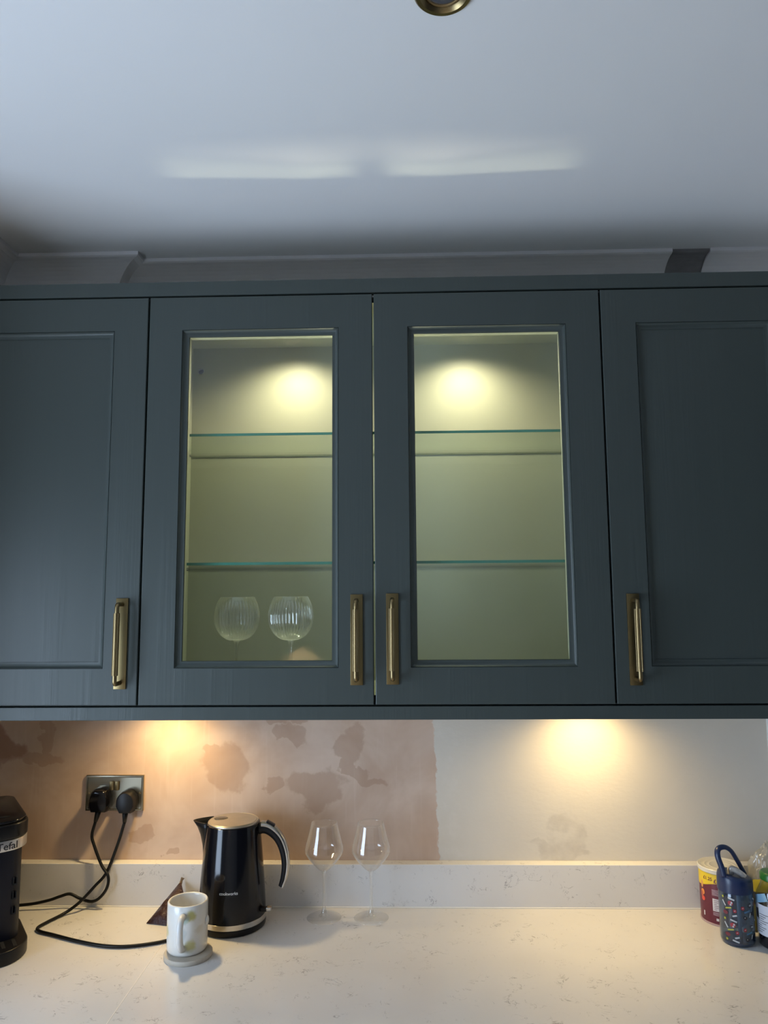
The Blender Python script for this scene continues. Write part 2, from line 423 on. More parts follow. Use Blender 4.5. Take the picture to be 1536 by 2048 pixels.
struct('trim_3', extrude_x(pb, 0.763, 0.864), M['coving_bare'])
ST = 0.042
left = run(pr, lambda d, z: (-1.03, -d-ST, z), lambda d, z: (XC+d, -d-ST, z))
ret = run(pr, lambda d, z: (XC+d, -d-ST, z), lambda d, z: (XC+d, -d, z))
struct('trim_4', join(left, ret, box(-1.03, XC, -ST, 0, H-0.10, H)), M['coving'])
def extrude_y(prof, y0, y1, x0):
    n = len(prof); V = [(x0+d, y0, z) for d, z in prof] + [(x0+d, y1, z) for d, z in prof]
    F = [[i, (i+1) % n, n+(i+1) % n, n+i] for i in range(n)] + [list(range(n)), list(range(n, 2*n))[::-1]]
    return V, F
struct('trim_5', extrude_y([(d+0.016, z) for d, z in cov_prof(0.090)] + [(0, H-0.1), (0, H)], -0.66, -0.05, -1.03), M['coving'])

# ------------------------------------------------------------------ ceiling downlight
t = thing('ceiling_downlight', 'round antique brass recessed spotlight in the ceiling', 'spotlight', (0.131, -0.922, H))
c = (0.131, -0.922, H)
mk('bezel', lathe([(0.0445, 0.0), (0.0445, -0.003), (0.042, -0.0055), (0.036, -0.006), (0.033, -0.003), (0.031, 0.0), (0.0285, 0.0)], c, 64, cap0=False, cap1=False), M['brass'], t, 40)
mk('inner_ring', lathe([(0.0295, 0.0), (0.0285, -0.002), (0.0265, -0.0015), (0.025, -0.0002)], c, 64, cap0=False, cap1=False), M['brass_dark'], t, 40)
mk('lens', lathe([(0.0262, -0.0005), (0.022, -0.0022), (0.013, -0.0032), (0.0, -0.0036)], c, 48), M['lens'], t, True)

# ------------------------------------------------------------------ wall cabinets
YD, DT = -0.3488, 0.022            # door front plane, door thickness
ZB, ZT = 0.5270, 1.4220
def handle(parent, x, z0, z1):
    h = bpy.data.objects.new('handle', None); COL.objects.link(h); h.parent = parent
    h.location = Vector((x, YD, z0)) - root_loc(parent); h['label'] = 'brass bar handle with a fluted grip'
    mk('backplate', box(x-0.0132, x+0.0132, YD-0.0035, YD-0.0002, z0, z1, 0.0008), M['brass_plate'], h, 40)
    yb = YD-0.031; r = 0.0046
    for zc, s in ((z0+0.013, 1), (z1-0.013, -1)):
        arc = [(x, YD-0.003, zc), (x, yb+0.008, zc)] + [(x, yb+0.006-0.006*math.sin(a), zc+s*0.006*(1-math.cos(a))) for a in (0.5, 1.0, PI/2)] + [(x, yb, zc+s*0.019)]
        mk('post', sweep(arc, r, 16), M['brass'], h, 50)
    def rf(rr, z, a): return rr*(1+0.055*(1 if int(round(a/(2*PI)*96)) % 6 < 3 else -1)) if rr > 0.004 else rr
    zl = z0+0.031; zh = z1-0.031
    mk('grip', lathe([(0.003, zl-0.0005), (0.0062, zl), (0.0062, zh), (0.003, zh+0.0005)], (x, yb, 0), 96, rf), M['brass'], h, 25)
    return h
def door(cab, x0, x1, hinge_panel, panel='wood', pane_label=None):
    d = bpy.data.objects.new('door', None); COL.objects.link(d); d.parent = cab
    d.location = Vector((x0, YD, ZB)) - root_loc(cab)
    g = 0.0019; x0 += g; x1 -= g; z0 = ZB+0.0012; z1 = ZT-0.0012
    st, rl = 0.0740, 0.0760
    e = 0.0016
    fr = rings_frame(x0, x1, z0, z1, [(0.0, YD+DT), (0.0, YD+e), (e*0.3, YD+e*0.3), (e, YD)])
    # frame face: outer ring to opening (stiles and rails flush)
    ox0, ox1, oz0, oz1 = x0+st, x1-st, z0+rl, z1-rl
    V = [(x0+e, YD, z0+e), (x1-e, YD, z0+e), (x1-e, YD, z1-e), (x0+e, YD, z1-e), (ox0, YD, oz0), (ox1, YD, oz0), (ox1, YD, oz1), (ox0, YD, oz1),
         (ox0, YD+DT, oz0), (ox1, YD+DT, oz0), (ox1, YD+DT, oz1), (ox0, YD+DT, oz1), (x0, YD+DT, z0), (x1, YD+DT, z0), (x1, YD+DT, z1), (x0, YD+DT, z1)]
    F = []
    for i in range(4):
        j = (i+1) % 4; F += [[i, j, 4+j, 4+i], [4+i, 4+j, 8+j, 8+i], [8+i, 8+j, 12+j, 12+i]]
    mk('frame', join(fr, (V, F)), M['teal'], d)
    mp = [(0.0, YD+0.0002), (0.0004, YD+0.0024), (0.0012, YD+0.0024)]
    for i in range(7):
        a = PI/2*i/6; mp.append((0.0012+0.0105*(1-math.cos(a)) , YD+0.0004+0.0075*(math.sin(a))**1.6))
    mp += [(0.0135, YD+0.0081), (0.0138, YD+0.0105), (0.0148, YD+0.0105)]
    mk('moulding', rings_frame(ox0, ox1, oz0, oz1, mp), M['teal'], d, 35)
    ins = 0.0135
    if panel == 'glass':
        mk('glass_pane', box(ox0+ins-0.004, ox1-ins+0.004, YD+0.0108, YD+0.0148, oz0+ins-0.004, oz1-ins+0.004), M['pane'], d)['label'] = 'clear glass pane'
        mk('bead', join(*[b for b in (box(ox0+0.002, ox0+ins-0.0005, YD+0.015, YD+0.030, oz0+0.002, oz1-0.002), box(ox1-ins+0.0005, ox1-0.002, YD+0.015, YD+0.030, oz0+0.002, oz1-0.002),
             box(ox0+ins, ox1-ins, YD+0.015, YD+0.030, oz0+0.002, oz0+ins-0.0005), box(ox0+ins, ox1-ins, YD+0.015, YD+0.030, oz1-ins+0.0005, oz1-0.002))]), M['inside'], d)
    else:
        mk('panel', box(ox0+ins-0.003, ox1-ins+0.003, YD+0.0100, YD+0.018, oz0+ins-0.003, oz1-ins+0.003), M['teal'], d)
    return d
def carcass(cab, x0, x1, mat_in):
    th = 0.0105; yb, yf = -0.0025, YD+DT+0.0015
    mk('gap_shade_edging', join(box(x0, x0+th, yf-0.0012, yf, ZB, ZT), box(x1-th, x1, yf-0.0012, yf, ZB, ZT), box(x0+th, x1-th, yf-0.0012, yf, 1.4095, ZT), box(x0+th, x1-th, yf-0.0012, yf, ZB, ZB+0.018)), M['edging_shade'], cab)
    mk('side_panel', box(x0, x0+th, yf, yb, ZB, ZT), mat_in, cab); mk('side_panel', box(x1-th, x1, yf, yb, ZB, ZT), mat_in, cab)
    mk('top_panel', box(x0+th, x1-th, yf, yb, 1.4095, ZT), mat_in, cab); mk('base_panel', box(x0+th, x1-th, yf, yb, ZB, ZB+0.018), mat_in, cab)
cabL = thing('wall_cabinet', 'teal wall cabinet with a solid panelled door above the socket', 'cabinet', (-0.75, -0.17, ZB), 'run of teal wall cabinets')
carcass(cabL, -1.0, -0.5012, M['inside']); mk('back_panel', box(-0.989, -0.512, -0.04, -0.03, ZB+0.018, 1.4095), M['inside'], cabL)
door(cabL, -1.0, -0.5, 'l'); handle(cabL, -0.5375, 0.562, 0.7525)
cabR = thing('wall_cabinet', 'teal wall cabinet with a solid panelled door at the dark right end', 'cabinet', (0.725, -0.17, ZB), 'run of teal wall cabinets')
carcass(cabR, 0.5012, 0.95, M['inside']); mk('back_panel', box(0.512, 0.939, -0.04, -0.03, ZB+0.018, 1.4095), M['inside'], cabR)
door(cabR, 0.5, 0.945, 'r'); handle(cabR, 0.5420, 0.566, 0.7545)
cabC = thing('display_cabinet', 'teal glass-fronted wall cabinet with two doors, lit inside', 'cabinet', (0, -0.17, ZB), 'run of teal wall cabinets')
carcass(cabC, -0.4998, 0.4998, M['inside'])
# back panel with a round cable hole
hx, hz, hr = -0.4685, 1.3475, 0.0080
def plate_hole(x0, x1, z0, z1, y0, y1, cx, cz, r, n=24):
    V, F = [], []
    ang = [2*PI*i/n for i in range(n)]
    s = 0.014
    def sq(a):
        m_ = max(abs(math.cos(a)), abs(math.sin(a))); return (cx+s*math.cos(a)/m_, cz+s*math.sin(a)/m_)
    V += [(cx+r*math.cos(a), y0, cz+r*math.sin(a)) for a in ang] + [(sq(a)[0], y0, sq(a)[1]) for a in ang] + [(cx+r*math.cos(a), y1, cz+r*math.sin(a)) for a in ang]
    for i in range(n):
        j = (i+1) % n; F += [[i, j, n+j, n+i], [i, j, 2*n+j, 2*n+i]]
    g = [(V, F)]
    for a, b, c_, d_ in ((x0, cx-s, z0, z1), (cx+s, x1, z0, z1), (cx-s, cx+s, z0, cz-s), (cx-s, cx+s, cz+s, z1)):
        g.append(([(a, y0, c_), (b, y0, c_), (b, y0, d_), (a, y0, d_)], [[0, 1, 2, 3]]))
    return join(*g)
mk('back_panel', plate_hole(-0.4893, 0.4893, ZB+0.018, 1.4095, -0.04, -0.03, hx, hz, hr), M['inside'], cabC)
mk('cable_hole', lathe([(0.0080, 0), (0.0104, 0), (0.0104, 0.0012), (0.0080, 0.0012)], (0, 0, 0), 24, cap0=False, cap1=False), M['inside'], None)
o = bpy.data.objects['cable_hole']; o.parent = cabC; o.rotation_euler = (PI/2, 0, 0); o.location = Vector((hx, -0.0401, hz))-root_loc(cabC)
mk('hole_shade', box(hx-0.012, hx+0.012, -0.0285, -0.028, hz-0.012, hz+0.012), M['dark_void'], cabC)  # near-black sheet stands in for the shade behind the cable hole
door(cabC, -0.5, 0.0003, 'l', 'glass'); door(cabC, 0.0003, 0.5, 'r', 'glass')
handle(cabC, -0.0372, 0.5685, 0.7570); handle(cabC, 0.0382, 0.5695, 0.7585)
for zs in (1.1175, 0.8265):
    t6 = 0.006
    s = mk('shelf', box(-0.4880, 0.4880, -0.2955, -0.0412, zs-t6/2, zs+t6/2), M['shelf'], cabC); s['label'] = 'clear glass shelf with a green edge'
    mk('front_edge', box(-0.4880, 0.4880, -0.2962, -0.2956, zs-t6/2, zs+t6/2), M['edge'], s)
    mk('rear_edge', box(-0.4880, 0.4880, -0.0412, -0.0404, zs-t6/2, zs+t6/2), M['edge_back'], s)
    for sx in (-1, 1):
        for yy in (-0.262, -0.075):
            X = sx*0.4893
            mk('shelf_support', join(box(min(X, X-sx*0.011), max(X, X-sx*0.011), yy-0.006, yy+0.006, zs-t6/2-0.004, zs-t6/2-0.0002, 0.001), box(min(X, X-sx*0.004), max(X, X-sx*0.004), yy-0.006, yy+0.006, zs-t6/2-0.016, zs-t6/2-0.004, 0.001)), M['chrome'], cabC, 40)
for x in INNER_X:
    p_ = mk('puck_light', lathe([(0.029, 0.0), (0.029, -0.0006), (0.0245, -0.0008), (0.0, -0.0008)], (x, -0.150, 1.4095), 32, cap0=False), M['inside'], cabC, 40)
# cornice strip above and light pelmet below
mk_ = mk('cornice_strip', box(-1.03, 0.965, YD, YD+0.02, 1.4248, 1.4568, 0.0008), M['teal'], origin=(0, YD+0.01, 1.4248)); tag(mk_, 'long teal cornice strip along the top of the wall cabinets', 'cornice')
o = mk('light_pelmet', join(box(-1.03, 0.965, YD, YD+0.02, 0.4975, 0.5245, 0.0008), box(-1.03, 0.965, YD+0.024, YD+0.04, 0.4985, 0.5268)), M['teal'], origin=(0, YD+0.01, 0.4975)); tag(o, 'long teal pelmet strip along the bottom of the wall cabinets', 'pelmet')  # rear strip added, unseen, to block light leaking above the pelmet
for i, x in enumerate(UNDER_X):
    mk('under_cabinet_puck', lathe([(0.029, 0.0), (0.029, -0.003), (0.026, -0.0045), (0.0245, -0.0045), (0.0245, -0.0025), (0.0, -0.0025)], (x, -0.112, ZB), 32, cap0=False), M['steel'], (cabL, cabR)[i], 40)

# ------------------------------------------------------------------ worktop, upstand, socket
SX = -0.4735
o = mk('worktop', box(-1.03, SX-0.0006, -0.63, 0, -0.03, 0, 0.0006), M['quartz'], origin=(-0.75, -0.31, -0.03)); tag(o, 'white veined quartz worktop slab left of the seam, under the coffee machine', 'worktop', 'quartz worktop slabs')
o = mk('worktop', box(SX+0.0006, 1.30, -0.63, 0, -0.03, 0, 0.0006), M['quartz'], origin=(0.25, -0.31, -0.03)); tag(o, 'long white veined quartz worktop slab right of the seam, under the kettle', 'worktop', 'quartz worktop slabs')
o = mk('worktop_joint', box(SX-0.0008, SX+0.0008, -0.63, -0.03, -0.028, 0.0002), M['seam'], origin=(SX, -0.33, -0.028)); tag(o, 'thin pale joint line between the two worktop slabs', 'joint')
o = mk('upstand', box(-1.03, 1.30, -0.0300, 0, 0.0005, 0.1006, 0.0012), M['quartz'], origin=(0, -0.015, 0.0005)); tag(o, 'low white quartz upstand along the back of the worktop', 'upstand')
o = mk('sealant_bead', sweep([(-1.03, -0.0302, 0.0012), (1.30, -0.0302, 0.0012)], 0.0016, 8), M['seam'], origin=(0, -0.03, 0)); tag(o, 'thin pale sealant line where worktop meets upstand', 'sealant')

sx0, sx1, sz0, sz1 = -0.7478, -0.6008, 0.2195, 0.3065
t = thing('double_socket', 'brushed brass double wall socket on the bare plaster', 'socket', ((sx0+sx1)/2, 0, sz0))
def plate_profile(x0, x1, z0, z1, prof):
    g = rings_frame(x0, x1, z0, z1, prof); n = len(g[0]); g[1].append([n-4, n-3, n-2, n-1]); return g
mk('faceplate', plate_profile(sx0, sx1, sz0, sz1, [(0, 0), (0, -0.005), (0.0012, -0.0065), (0.004, -0.0070), (0.0055, -0.0060)]), M['brass_sock'] if 'brass_sock' in M else simple('socket_brass', (0.34, 0.30, 0.22), 0.26, 1.0, 0.05, 20), t, 30)
sxm = (sx0+sx1)/2
for xc in (sxm-0.0072, sxm+0.0065):
    mk('switch', box(xc-0.0055, xc+0.0055, -0.0105, -0.0055, 0.2705, 0.2925, 0.0012), M['brass'], t, 40)
for xc, zc in ((sx1-0.009, 0.263), (sx0+0.009, 0.263)):
    mk('screw', xf(lathe([(0.0028, 0), (0.0028, 0.0006), (0, 0.0012)], n=16), Matrix.Translation((xc, -0.006, zc)) @ Matrix.Rotation(PI/2, 4, 'X')), M['brass'], t, 40)

def plug_body(cx, cz, w, h, y0, y1, round_top, scale_front=0.86):
    out = []
    n = 12
    if round_top:
        out += [(-0.30*w, -0.5*h), (0.30*w, -0.5*h), (0.5*w, -0.18*h)]
        out += [(0.5*w*math.cos(a), 0.5*h*math.sin(a)*1.0) for a in [PI*i/n for i in range(1, n)]]
        out += [(-0.5*w, -0.18*h)]
    else:
        out += [(-0.36*w, -0.5*h), (0.36*w, -0.5*h), (0.5*w, -0.3*h), (0.49*w, 0.1*h), (0.36*w, 0.42*h), (0.2*w, 0.5*h), (-0.2*w, 0.5*h), (-0.36*w, 0.42*h), (-0.49*w, 0.1*h), (-0.5*w, -0.3*h)]
    m_ = len(out); V = []; F = []
    rows = [(y0, 1.0), (y0-(y0-y1)*0.35, 1.0), (y1+0.004, 0.93*1.0), (y1+0.001, scale_front), (y1, scale_front*0.86)]
    for yy, sc in rows: V += [(cx+p[0]*sc, yy, cz+p[1]*sc) for p in out]
    for k_ in range(len(rows)-1):
        for i in range(m_):
            j = (i+1) % m_; F.append([k_*m_+i, k_*m_+j, (k_+1)*m_+j, (k_+1)*m_+i])
    F.append(list(range(m_))); F.append(list(range((len(rows)-1)*m_, len(rows)*m_)))
    return V, F
def cord(name, label, plug, path, rnd, strain):
    cx, cz, w, h = plug
    t = thing(name, label, 'power cord', (cx, -0.02, cz), 'power cords on the socket')
    p = mk('plug', plug_body(cx, cz, w, h, -0.0072, -0.038, rnd), M['black_gloss'] if not rnd else M['black_soft'], t, 40)
    mk('strain_relief', sweep([(cx-0.001, -0.026, cz-h*0.42), strain, (path[0])], [0.0075, 0.0062, 0.0046], 14), M['black_soft'], p, True)
    mk('cord', sweep(spline(path, 10), 0.0036, 12), M['cable'], t, True)
    return t
cord('power_cord', 'black cord from the angular left plug running behind the coffee machine', (-0.7045, 0.250, 0.050, 0.057),
     [(-0.7103, -0.03, 0.201), (-0.717, -0.032, 0.1694), (-0.7094, -0.036, 0.147), (-0.6857, -0.044, 0.1027), (-0.6662, -0.05, 0.0792), (-0.6669, -0.052, 0.0533), (-0.6841, -0.05, 0.0293), (-0.7059, -0.047, 0.0188), (-0.7354, -0.045, 0.0249), (-0.7605, -0.045, 0.0352), (-0.7841, -0.047, 0.0301), (-0.8071, -0.05, 0.0231), (-0.8423, -0.053, 0.0161), (-0.8719, -0.055, 0.0133), (-0.905, -0.06, 0.012)], False, (-0.7075, -0.029, 0.213))
cord('power_cord', 'black cord from the rounded right plug looping across the worktop to the kettle', (-0.6365, 0.2465, 0.049, 0.054),
     [(-0.6373, -0.03, 0.1987), (-0.6515, -0.034, 0.1465), (-0.675, -0.038, 0.083), (-0.6991, -0.046, 0.0544), (-0.7264, -0.066, 0.0250), (-0.7540, -0.082, 0.0065), (-0.7735, -0.122, 0.0042),
      (-0.7830, -0.155, 0.0042), (-0.7700, -0.174, 0.0042), (-0.7330, -0.190, 0.0042), (-0.6680, -0.218, 0.0042), (-0.6020, -0.2400, 0.0042), (-0.5470, -0.2440, 0.0042), (-0.4900, -0.2280, 0.0042), (-0.4540, -0.205, 0.0042), (-0.4200, -0.160, 0.0042)], True, (-0.6375, -0.028, 0.213))

# ------------------------------------------------------------------ kettle
KX, KY = -0.3440, -0.1200
t = thing('kettle', 'tall glossy black electric kettle with a steel lid', 'kettle', (KX, KY, 0))
kc = (KX, KY, 0)
mk('base', lathe([(0.074, 0), (0.0775, 0.002), (0.0785, 0.009), (0.0775, 0.014), (0.070, 0.0145)], kc, 64), M['black_soft'], t, 40)
mk('steel_band', lathe([(0.0770, 0.0145), (0.0785, 0.0155), (0.0783, 0.0265), (0.0765, 0.0275)], kc, 64, cap0=False, cap1=False), M['steel'], t, 40)
def kr(z):  # body radius
    t_ = max(0, min(1, (z-0.027)/(0.222-0.027))); return 0.0778 - 0.0015*t_ - 0.0140*t_**1.3
bz = [0.0275 + (0.222-0.0275)*i/24 for i in range(25)]
mk('body', lathe([(0.070, 0.0275)] + [(kr(z), z) for z in bz] + [(0.0615, 0.2265), (0.0585, 0.2285)], kc, 96), M['black_gloss'], t, 40)
mk('lid', lathe([(0.0590, 0.2275), (0.0588, 0.2300), (0.0570, 0.2318), (0.0560, 0.2312), (0.0545, 0.2312), (0.0535, 0.2322), (0.03, 0.2335), (0.0, 0.2338)], kc, 64, cap0=False), M['lid'], t, 30)
lidwin = [(0.0165*math.cos(2*PI*i/24), 0.0125*math.sin(2*PI*i/24)) for i in range(24)]
mk('lid_window', xf(prism(lidwin, 0, 0.0012, 0.0004), Matrix.Translation((KX-0.031, KY+0.006, 0.2328))), M['smoke'], t, 40)
# spout: wedge on the left of the rim
sp = []
nseg = 12
for lvl, (zz, out_, half) in enumerate(((0.150, 0.0, 0.10), (0.175, 0.0045, 0.22), (0.200, 0.013, 0.32), (0.218, 0.023, 0.38), (0.2315, 0.0335, 0.42))):
    row = []
    for i in range(nseg+1):
        u = -1+2*i/nseg; a = PI + u*half*1.15
        ex = out_*(1-abs(u)**1.35); r = kr(min(zz, 0.222))-0.0015+ex
        row.append((KX+r*math.cos(a), KY+r*math.sin(a)*(1-0.25*(ex/0.034)), zz))
    sp.append(row)
V = [p for r in sp for p in r]; F = [[l*(nseg+1)+i, l*(nseg+1)+i+1, (l+1)*(nseg+1)+i+1, (l+1)*(nseg+1)+i] for l in range(4) for i in range(nseg)]
g = mk('spout', (V, F), M['black_soft'], t, True); md = g.modifiers.new('thick', 'SOLIDIFY'); md.thickness = 0.0022; md.offset = -1
# handle: open C on the right, chrome outer spine
hp = spline([(KX+0.054, KY, 0.209), (KX+0.070, KY, 0.214), (KX+0.088, KY, 0.208), (KX+0.107, KY, 0.190), (KX+0.119, KY, 0.163), (KX+0.1235, KY, 0.132), (KX+0.120, KY, 0.103), (KX+0.1135, KY, 0.083)], 6)
nh = len(hp); rad = [0.0135-0.0075*(i/(nh-1))**1.4 for i in range(nh)]
mk('handle', sweep(hp, rad, 16, sx=0.92, ref=(0, 0, 1)), M['black_soft'], t, 50)
spn = []
for i in range(nh):
    tt = (hp[min(i+1, nh-1)]-hp[max(i-1, 0)]).normalized(); nn = tt.cross(Vector((0, 1, 0))); spn.append(hp[i]+nn*(rad[i]*0.62) + tt*0.001)
mk('handle_spine', sweep(spn[5:], [r*0.62 for r in rad[5:]], 14, sx=1.38, ref=(0, 0, 1)), M['steel'], t, 50)
mk('lid_button', xf(box(-0.0115, 0.0115, -0.008, 0.008, -0.004, 0.0065, 0.003), Matrix.Translation((KX+0.0865, KY, 0.2205)) @ Matrix.Rotation(math.radians(28), 4, 'Y')), M['black_gloss'], t, 40)
mk('switch_lever', join(withmat(box(KX+0.070, KX+0.086, KY-0.028, KY-0.014, 0.037, 0.0455, 0.002), 0), withmat(box(KX+0.084, KX+0.096, KY-0.029, KY-0.013, 0.0375, 0.0470, 0.002), 1)), [M['black_soft'], M['steel']], t, 40)
tg = text_geo('cookworks', 0.0092, align='CENTER', offset=0.00015)
mk('lettering', wrap(tg, kc, lambda z: kr(z)+0.0004, math.radians(-84), 0.0905), M['letter_white'], t)

# ------------------------------------------------------------------ coffee machine (turned to face right of the camera)
A = math.radians(36.0)
MC = Matrix.Translation((-0.764, -0.2520, 0)) @ Matrix.Rotation(A, 4, 'Z')   # local: x to its right (0 = right flank), y into its depth (0 = front), z up
t = thing('coffee_machine', 'black pod coffee machine with a silver band at the left edge', 'coffee machine', (-0.86, -0.20, 0))
W_, D_ = 0.135, 0.232
def cmout(x0, x1, y0, y1, rf, rb, bulge=0.0, n=10):
    out = []
    for (cx, cy, r, a0) in ((x1, y0, rf, -PI/2), (x1, y1, rb, 0), (x0, y1, rb, PI/2), (x0, y0, rf, PI)):
        sx = -1 if cx == x1 else 1; sy = 1 if cy == y0 else -1
        for k_ in range(n+1):
            a = a0+PI/2*k_/n; out.append((cx+sx*r+r*math.cos(a), cy+sy*r+r*math.sin(a)))
    f = []
    for i, p in enumerate(out):
        f.append(p)
    xm, hw = (x0+x1)/2, (x1-x0)/2
    # densify the front edge and bow it forward
    k0 = len(out)-1
    a, b = out[-1], out[0]
    for i in range(1, 8):
        u = i/8; f.append((a[0]+(b[0]-a[0])*u, a[1]+(b[1]-a[1])*u))
    res = []
    for x, y in f:
        wgt = max(0, 1-(y-y0)/0.07); res.append((x, y-bulge*(1-((x-xm)/hw)**2)*wgt))
    return res
mk('column', xf(prism(cmout(-W_+0.008, -0.010, 0.006, D_, 0.022, 0.03, 0.010), 0.022, 0.217), MC), M['navy_black'], t, 40)
mk('silver_band', xf(prism(cmout(-W_, 0.0, 0.0, D_, 0.034, 0.03, 0.016), 0.2150, 0.2370, 0.001), MC), M['silver'], t, 40)
mk('head', xf(prism(cmout(-W_-0.0008, 0.0008, -0.0008, D_+0.0008, 0.034, 0.03, 0.016), 0.2375, 0.2700, 0.004, 3), MC), M['black_soft'], t, 40)
mk('top_cover', xf(prism(cmout(-W_+0.003, -0.003, 0.003, D_-0.003, 0.032, 0.028, 0.016), 0.2700, 0.2765, 0.003, 3), MC), M['black_gloss'], t, 40)
mk('lid_dimple', xf(prism([(0.014*math.cos(2*PI*i/20)-0.05, 0.007*math.sin(2*PI*i/20)+0.03) for i in range(20)], 0.2763, 0.2770), MC), M['dark_void'], t)
mk('drip_tray', xf(prism(cmout(-W_-0.004, 0.0055, -0.048, 0.12, 0.055, 0.02, 0.012), 0.0, 0.0285, 0.003, 3), MC), M['black_soft'], t, 40)
for i in range(5):
    u = -0.112+i*0.022
    mk('tray_slot', xf(box(u-0.0035, u+0.0035, -0.040, -0.004, 0.0283, 0.0290), MC), M['dark_void'], t)
for zz in (0.146, 0.117, 0.086):
    g = join(box(-0.0290, -0.0265, -0.0018, 0.010, zz-0.007, zz+0.008), box(-0.0290, -0.0205, -0.0018, 0.010, zz-0.007, zz-0.0045), box(-0.0225, -0.0205, -0.0012, 0.010, zz-0.0055, zz+0.008))
    mk('level_mark', xf(g, MC), M['dark_void'], t)
tg = text_geo('Tefal', 0.0205, offset=0.0003)
wmax = max(p[0] for p in tg[0])
fr_ = cmout(-W_, 0.0, 0.0, D_, 0.034, 0.03, 0.016)
def fronty(x):
    best = None
    pts = [p for p in fr_ if p[1] < 0.03]; pts.sort()
    for a, b in zip(pts, pts[1:]):
        if a[0] <= x <= b[0] and b[0] > a[0]: return a[1]+(b[1]-a[1])*(x-a[0])/(b[0]-a[0])
    return 0.0
V = [(p[0]*1.05-wmax*1.05-0.0245, fronty(p[0]*1.05-wmax*1.05-0.0245)-0.0005, 0.2187+p[1]) for p in tg[0]]
mk('lettering', xf((V, tg[1]), MC), M['letter_dark'], t)

# ------------------------------------------------------------------ coaster and mug
CXc, CYc = -0.4010, -0.2740
k = N('grey_wood'); p = k.coords((6, 60, 60)); g = k.noise(p, 2.2, 4, 0.6)
k.set(k.b.inputs['Base Color'], k.mix(g, (0.36, 0.32, 0.26, 1), (0.58, 0.52, 0.43, 1))); k.b.inputs['Roughness'].default_value = 0.6; M['coaster'] = k.m
o = mk('coaster', lathe([(0.049, 0.0), (0.0505, 0.002), (0.0505, 0.008), (0.049, 0.0098), (0.0, 0.0100)], (CXc, CYc, 0), 64), M['coaster'], None, 40, origin=(CXc, CYc, 0)); tag(o, 'round greyish wooden coaster under the mug', 'coaster')
MX, MY, MZ = -0.4065, -0.2650, 0.0102
t = thing('mug', 'off-white ceramic mug with pale yellow flowers, on the coaster', 'mug', (MX, MY, MZ))
k = N('flower_glaze'); p = k.coords()
base = k.mix(k.noise(p, 14, 3), (0.66, 0.65, 0.61, 1), (0.74, 0.73, 0.69, 1))
nz = k.n('ShaderNodeTexNoise', {'Vector': p, 'Scale': 60.0, 'Detail': 3.0})
wv = k.n('ShaderNodeVectorMath', {0: k.n('ShaderNodeVectorMath', {0: nz.outputs[1], 1: (0.5, 0.5, 0.5)}, operation='SUBTRACT'), 'Scale': 0.016}, operation='SCALE')
pw = k.n('ShaderNodeVectorMath', {0: p, 1: wv}, operation='ADD')
for (x, y, z, r, col) in ((0.018, -0.040, 0.080, 0.0135, (0.50, 0.47, 0.16, 1)), (0.018, -0.040, 0.022, 0.0145, (0.60, 0.56, 0.24, 1)), (-0.040, -0.018, 0.046, 0.015, (0.55, 0.51, 0.26, 1)),
                          (0.006, -0.043, 0.074, 0.010, (0.42, 0.50, 0.44, 1)), (0.004, -0.043, 0.016, 0.010, (0.52, 0.56, 0.46, 1)), (0.000, -0.043, 0.046, 0.013, (0.55, 0.58, 0.56, 1)), (0.034, -0.028, 0.05, 0.012, (0.63, 0.60, 0.52, 1))):
    d = k.n('ShaderNodeVectorMath', {0: pw, 1: (x, y, z)}, operation='DISTANCE').outputs['Value']
    f = k.math('SUBTRACT', 1.0, k.smooth(d, r*0.45, r*1.15))
    base = k.mix(k.math('MULTIPLY', f, 0.92), base, col)
k.set(k.b.inputs['Base Color'], base); k.b.inputs['Roughness'].default_value = 0.22; k.b.inputs['Coat Weight'].default_value = 0.3
k.bump(k.noise(p, 95, 4), 0.30, 0.0015); M['mug'] = k.m
mr = 0.0425; mh = 0.1000
mk('body', lathe([(0.0, 0.0), (0.036, 0.0), (0.040, 0.0015), (mr-0.0005, 0.006), (mr, 0.02), (mr, mh-0.02), (mr-0.0003, mh-0.003), (mr-0.0015, mh-0.0006), (mr-0.003, mh), (mr-0.0045, mh-0.001), (mr-0.0055, mh-0.005), (mr-0.0055, 0.014), (mr-0.012, 0.008), (0.0, 0.007)], (MX, MY, MZ), 64), M['mug'], t, 60)
ah = math.radians(-87)
def hpnt(r, z): return (MX+r*math.cos(ah), MY+r*math.sin(ah), MZ+z)
hpth = spline([hpnt(mr-0.004, 0.079), hpnt(mr+0.008, 0.0825), hpnt(mr+0.020, 0.079), hpnt(mr+0.0265, 0.067), hpnt(mr+0.0255, 0.050), hpnt(mr+0.020, 0.034), hpnt(mr+0.010, 0.022), hpnt(mr-0.004, 0.016)], 8)
mk('handle', sweep(hpth, 0.0068, 16, sx=1.0), simple('mug_handle_glaze', (0.66, 0.66, 0.64), 0.2, var=0.04), t, True)
bm = bmesh.new(); bmesh.ops.create_uvsphere(bm, u_segments=16, v_segments=10, radius=1)
V = [Vector((v.co.x*0.0045, v.co.y*0.008, v.co.z*0.0105))+Vector((MX+mr, MY-0.004, MZ+0.060)) for v in bm.verts]; bm.verts.index_update(); F = [[v.index for v in f.verts] for f in bm.faces]; bm.free()
mk('raised_petal', (V, F), M['mug'], t, True)

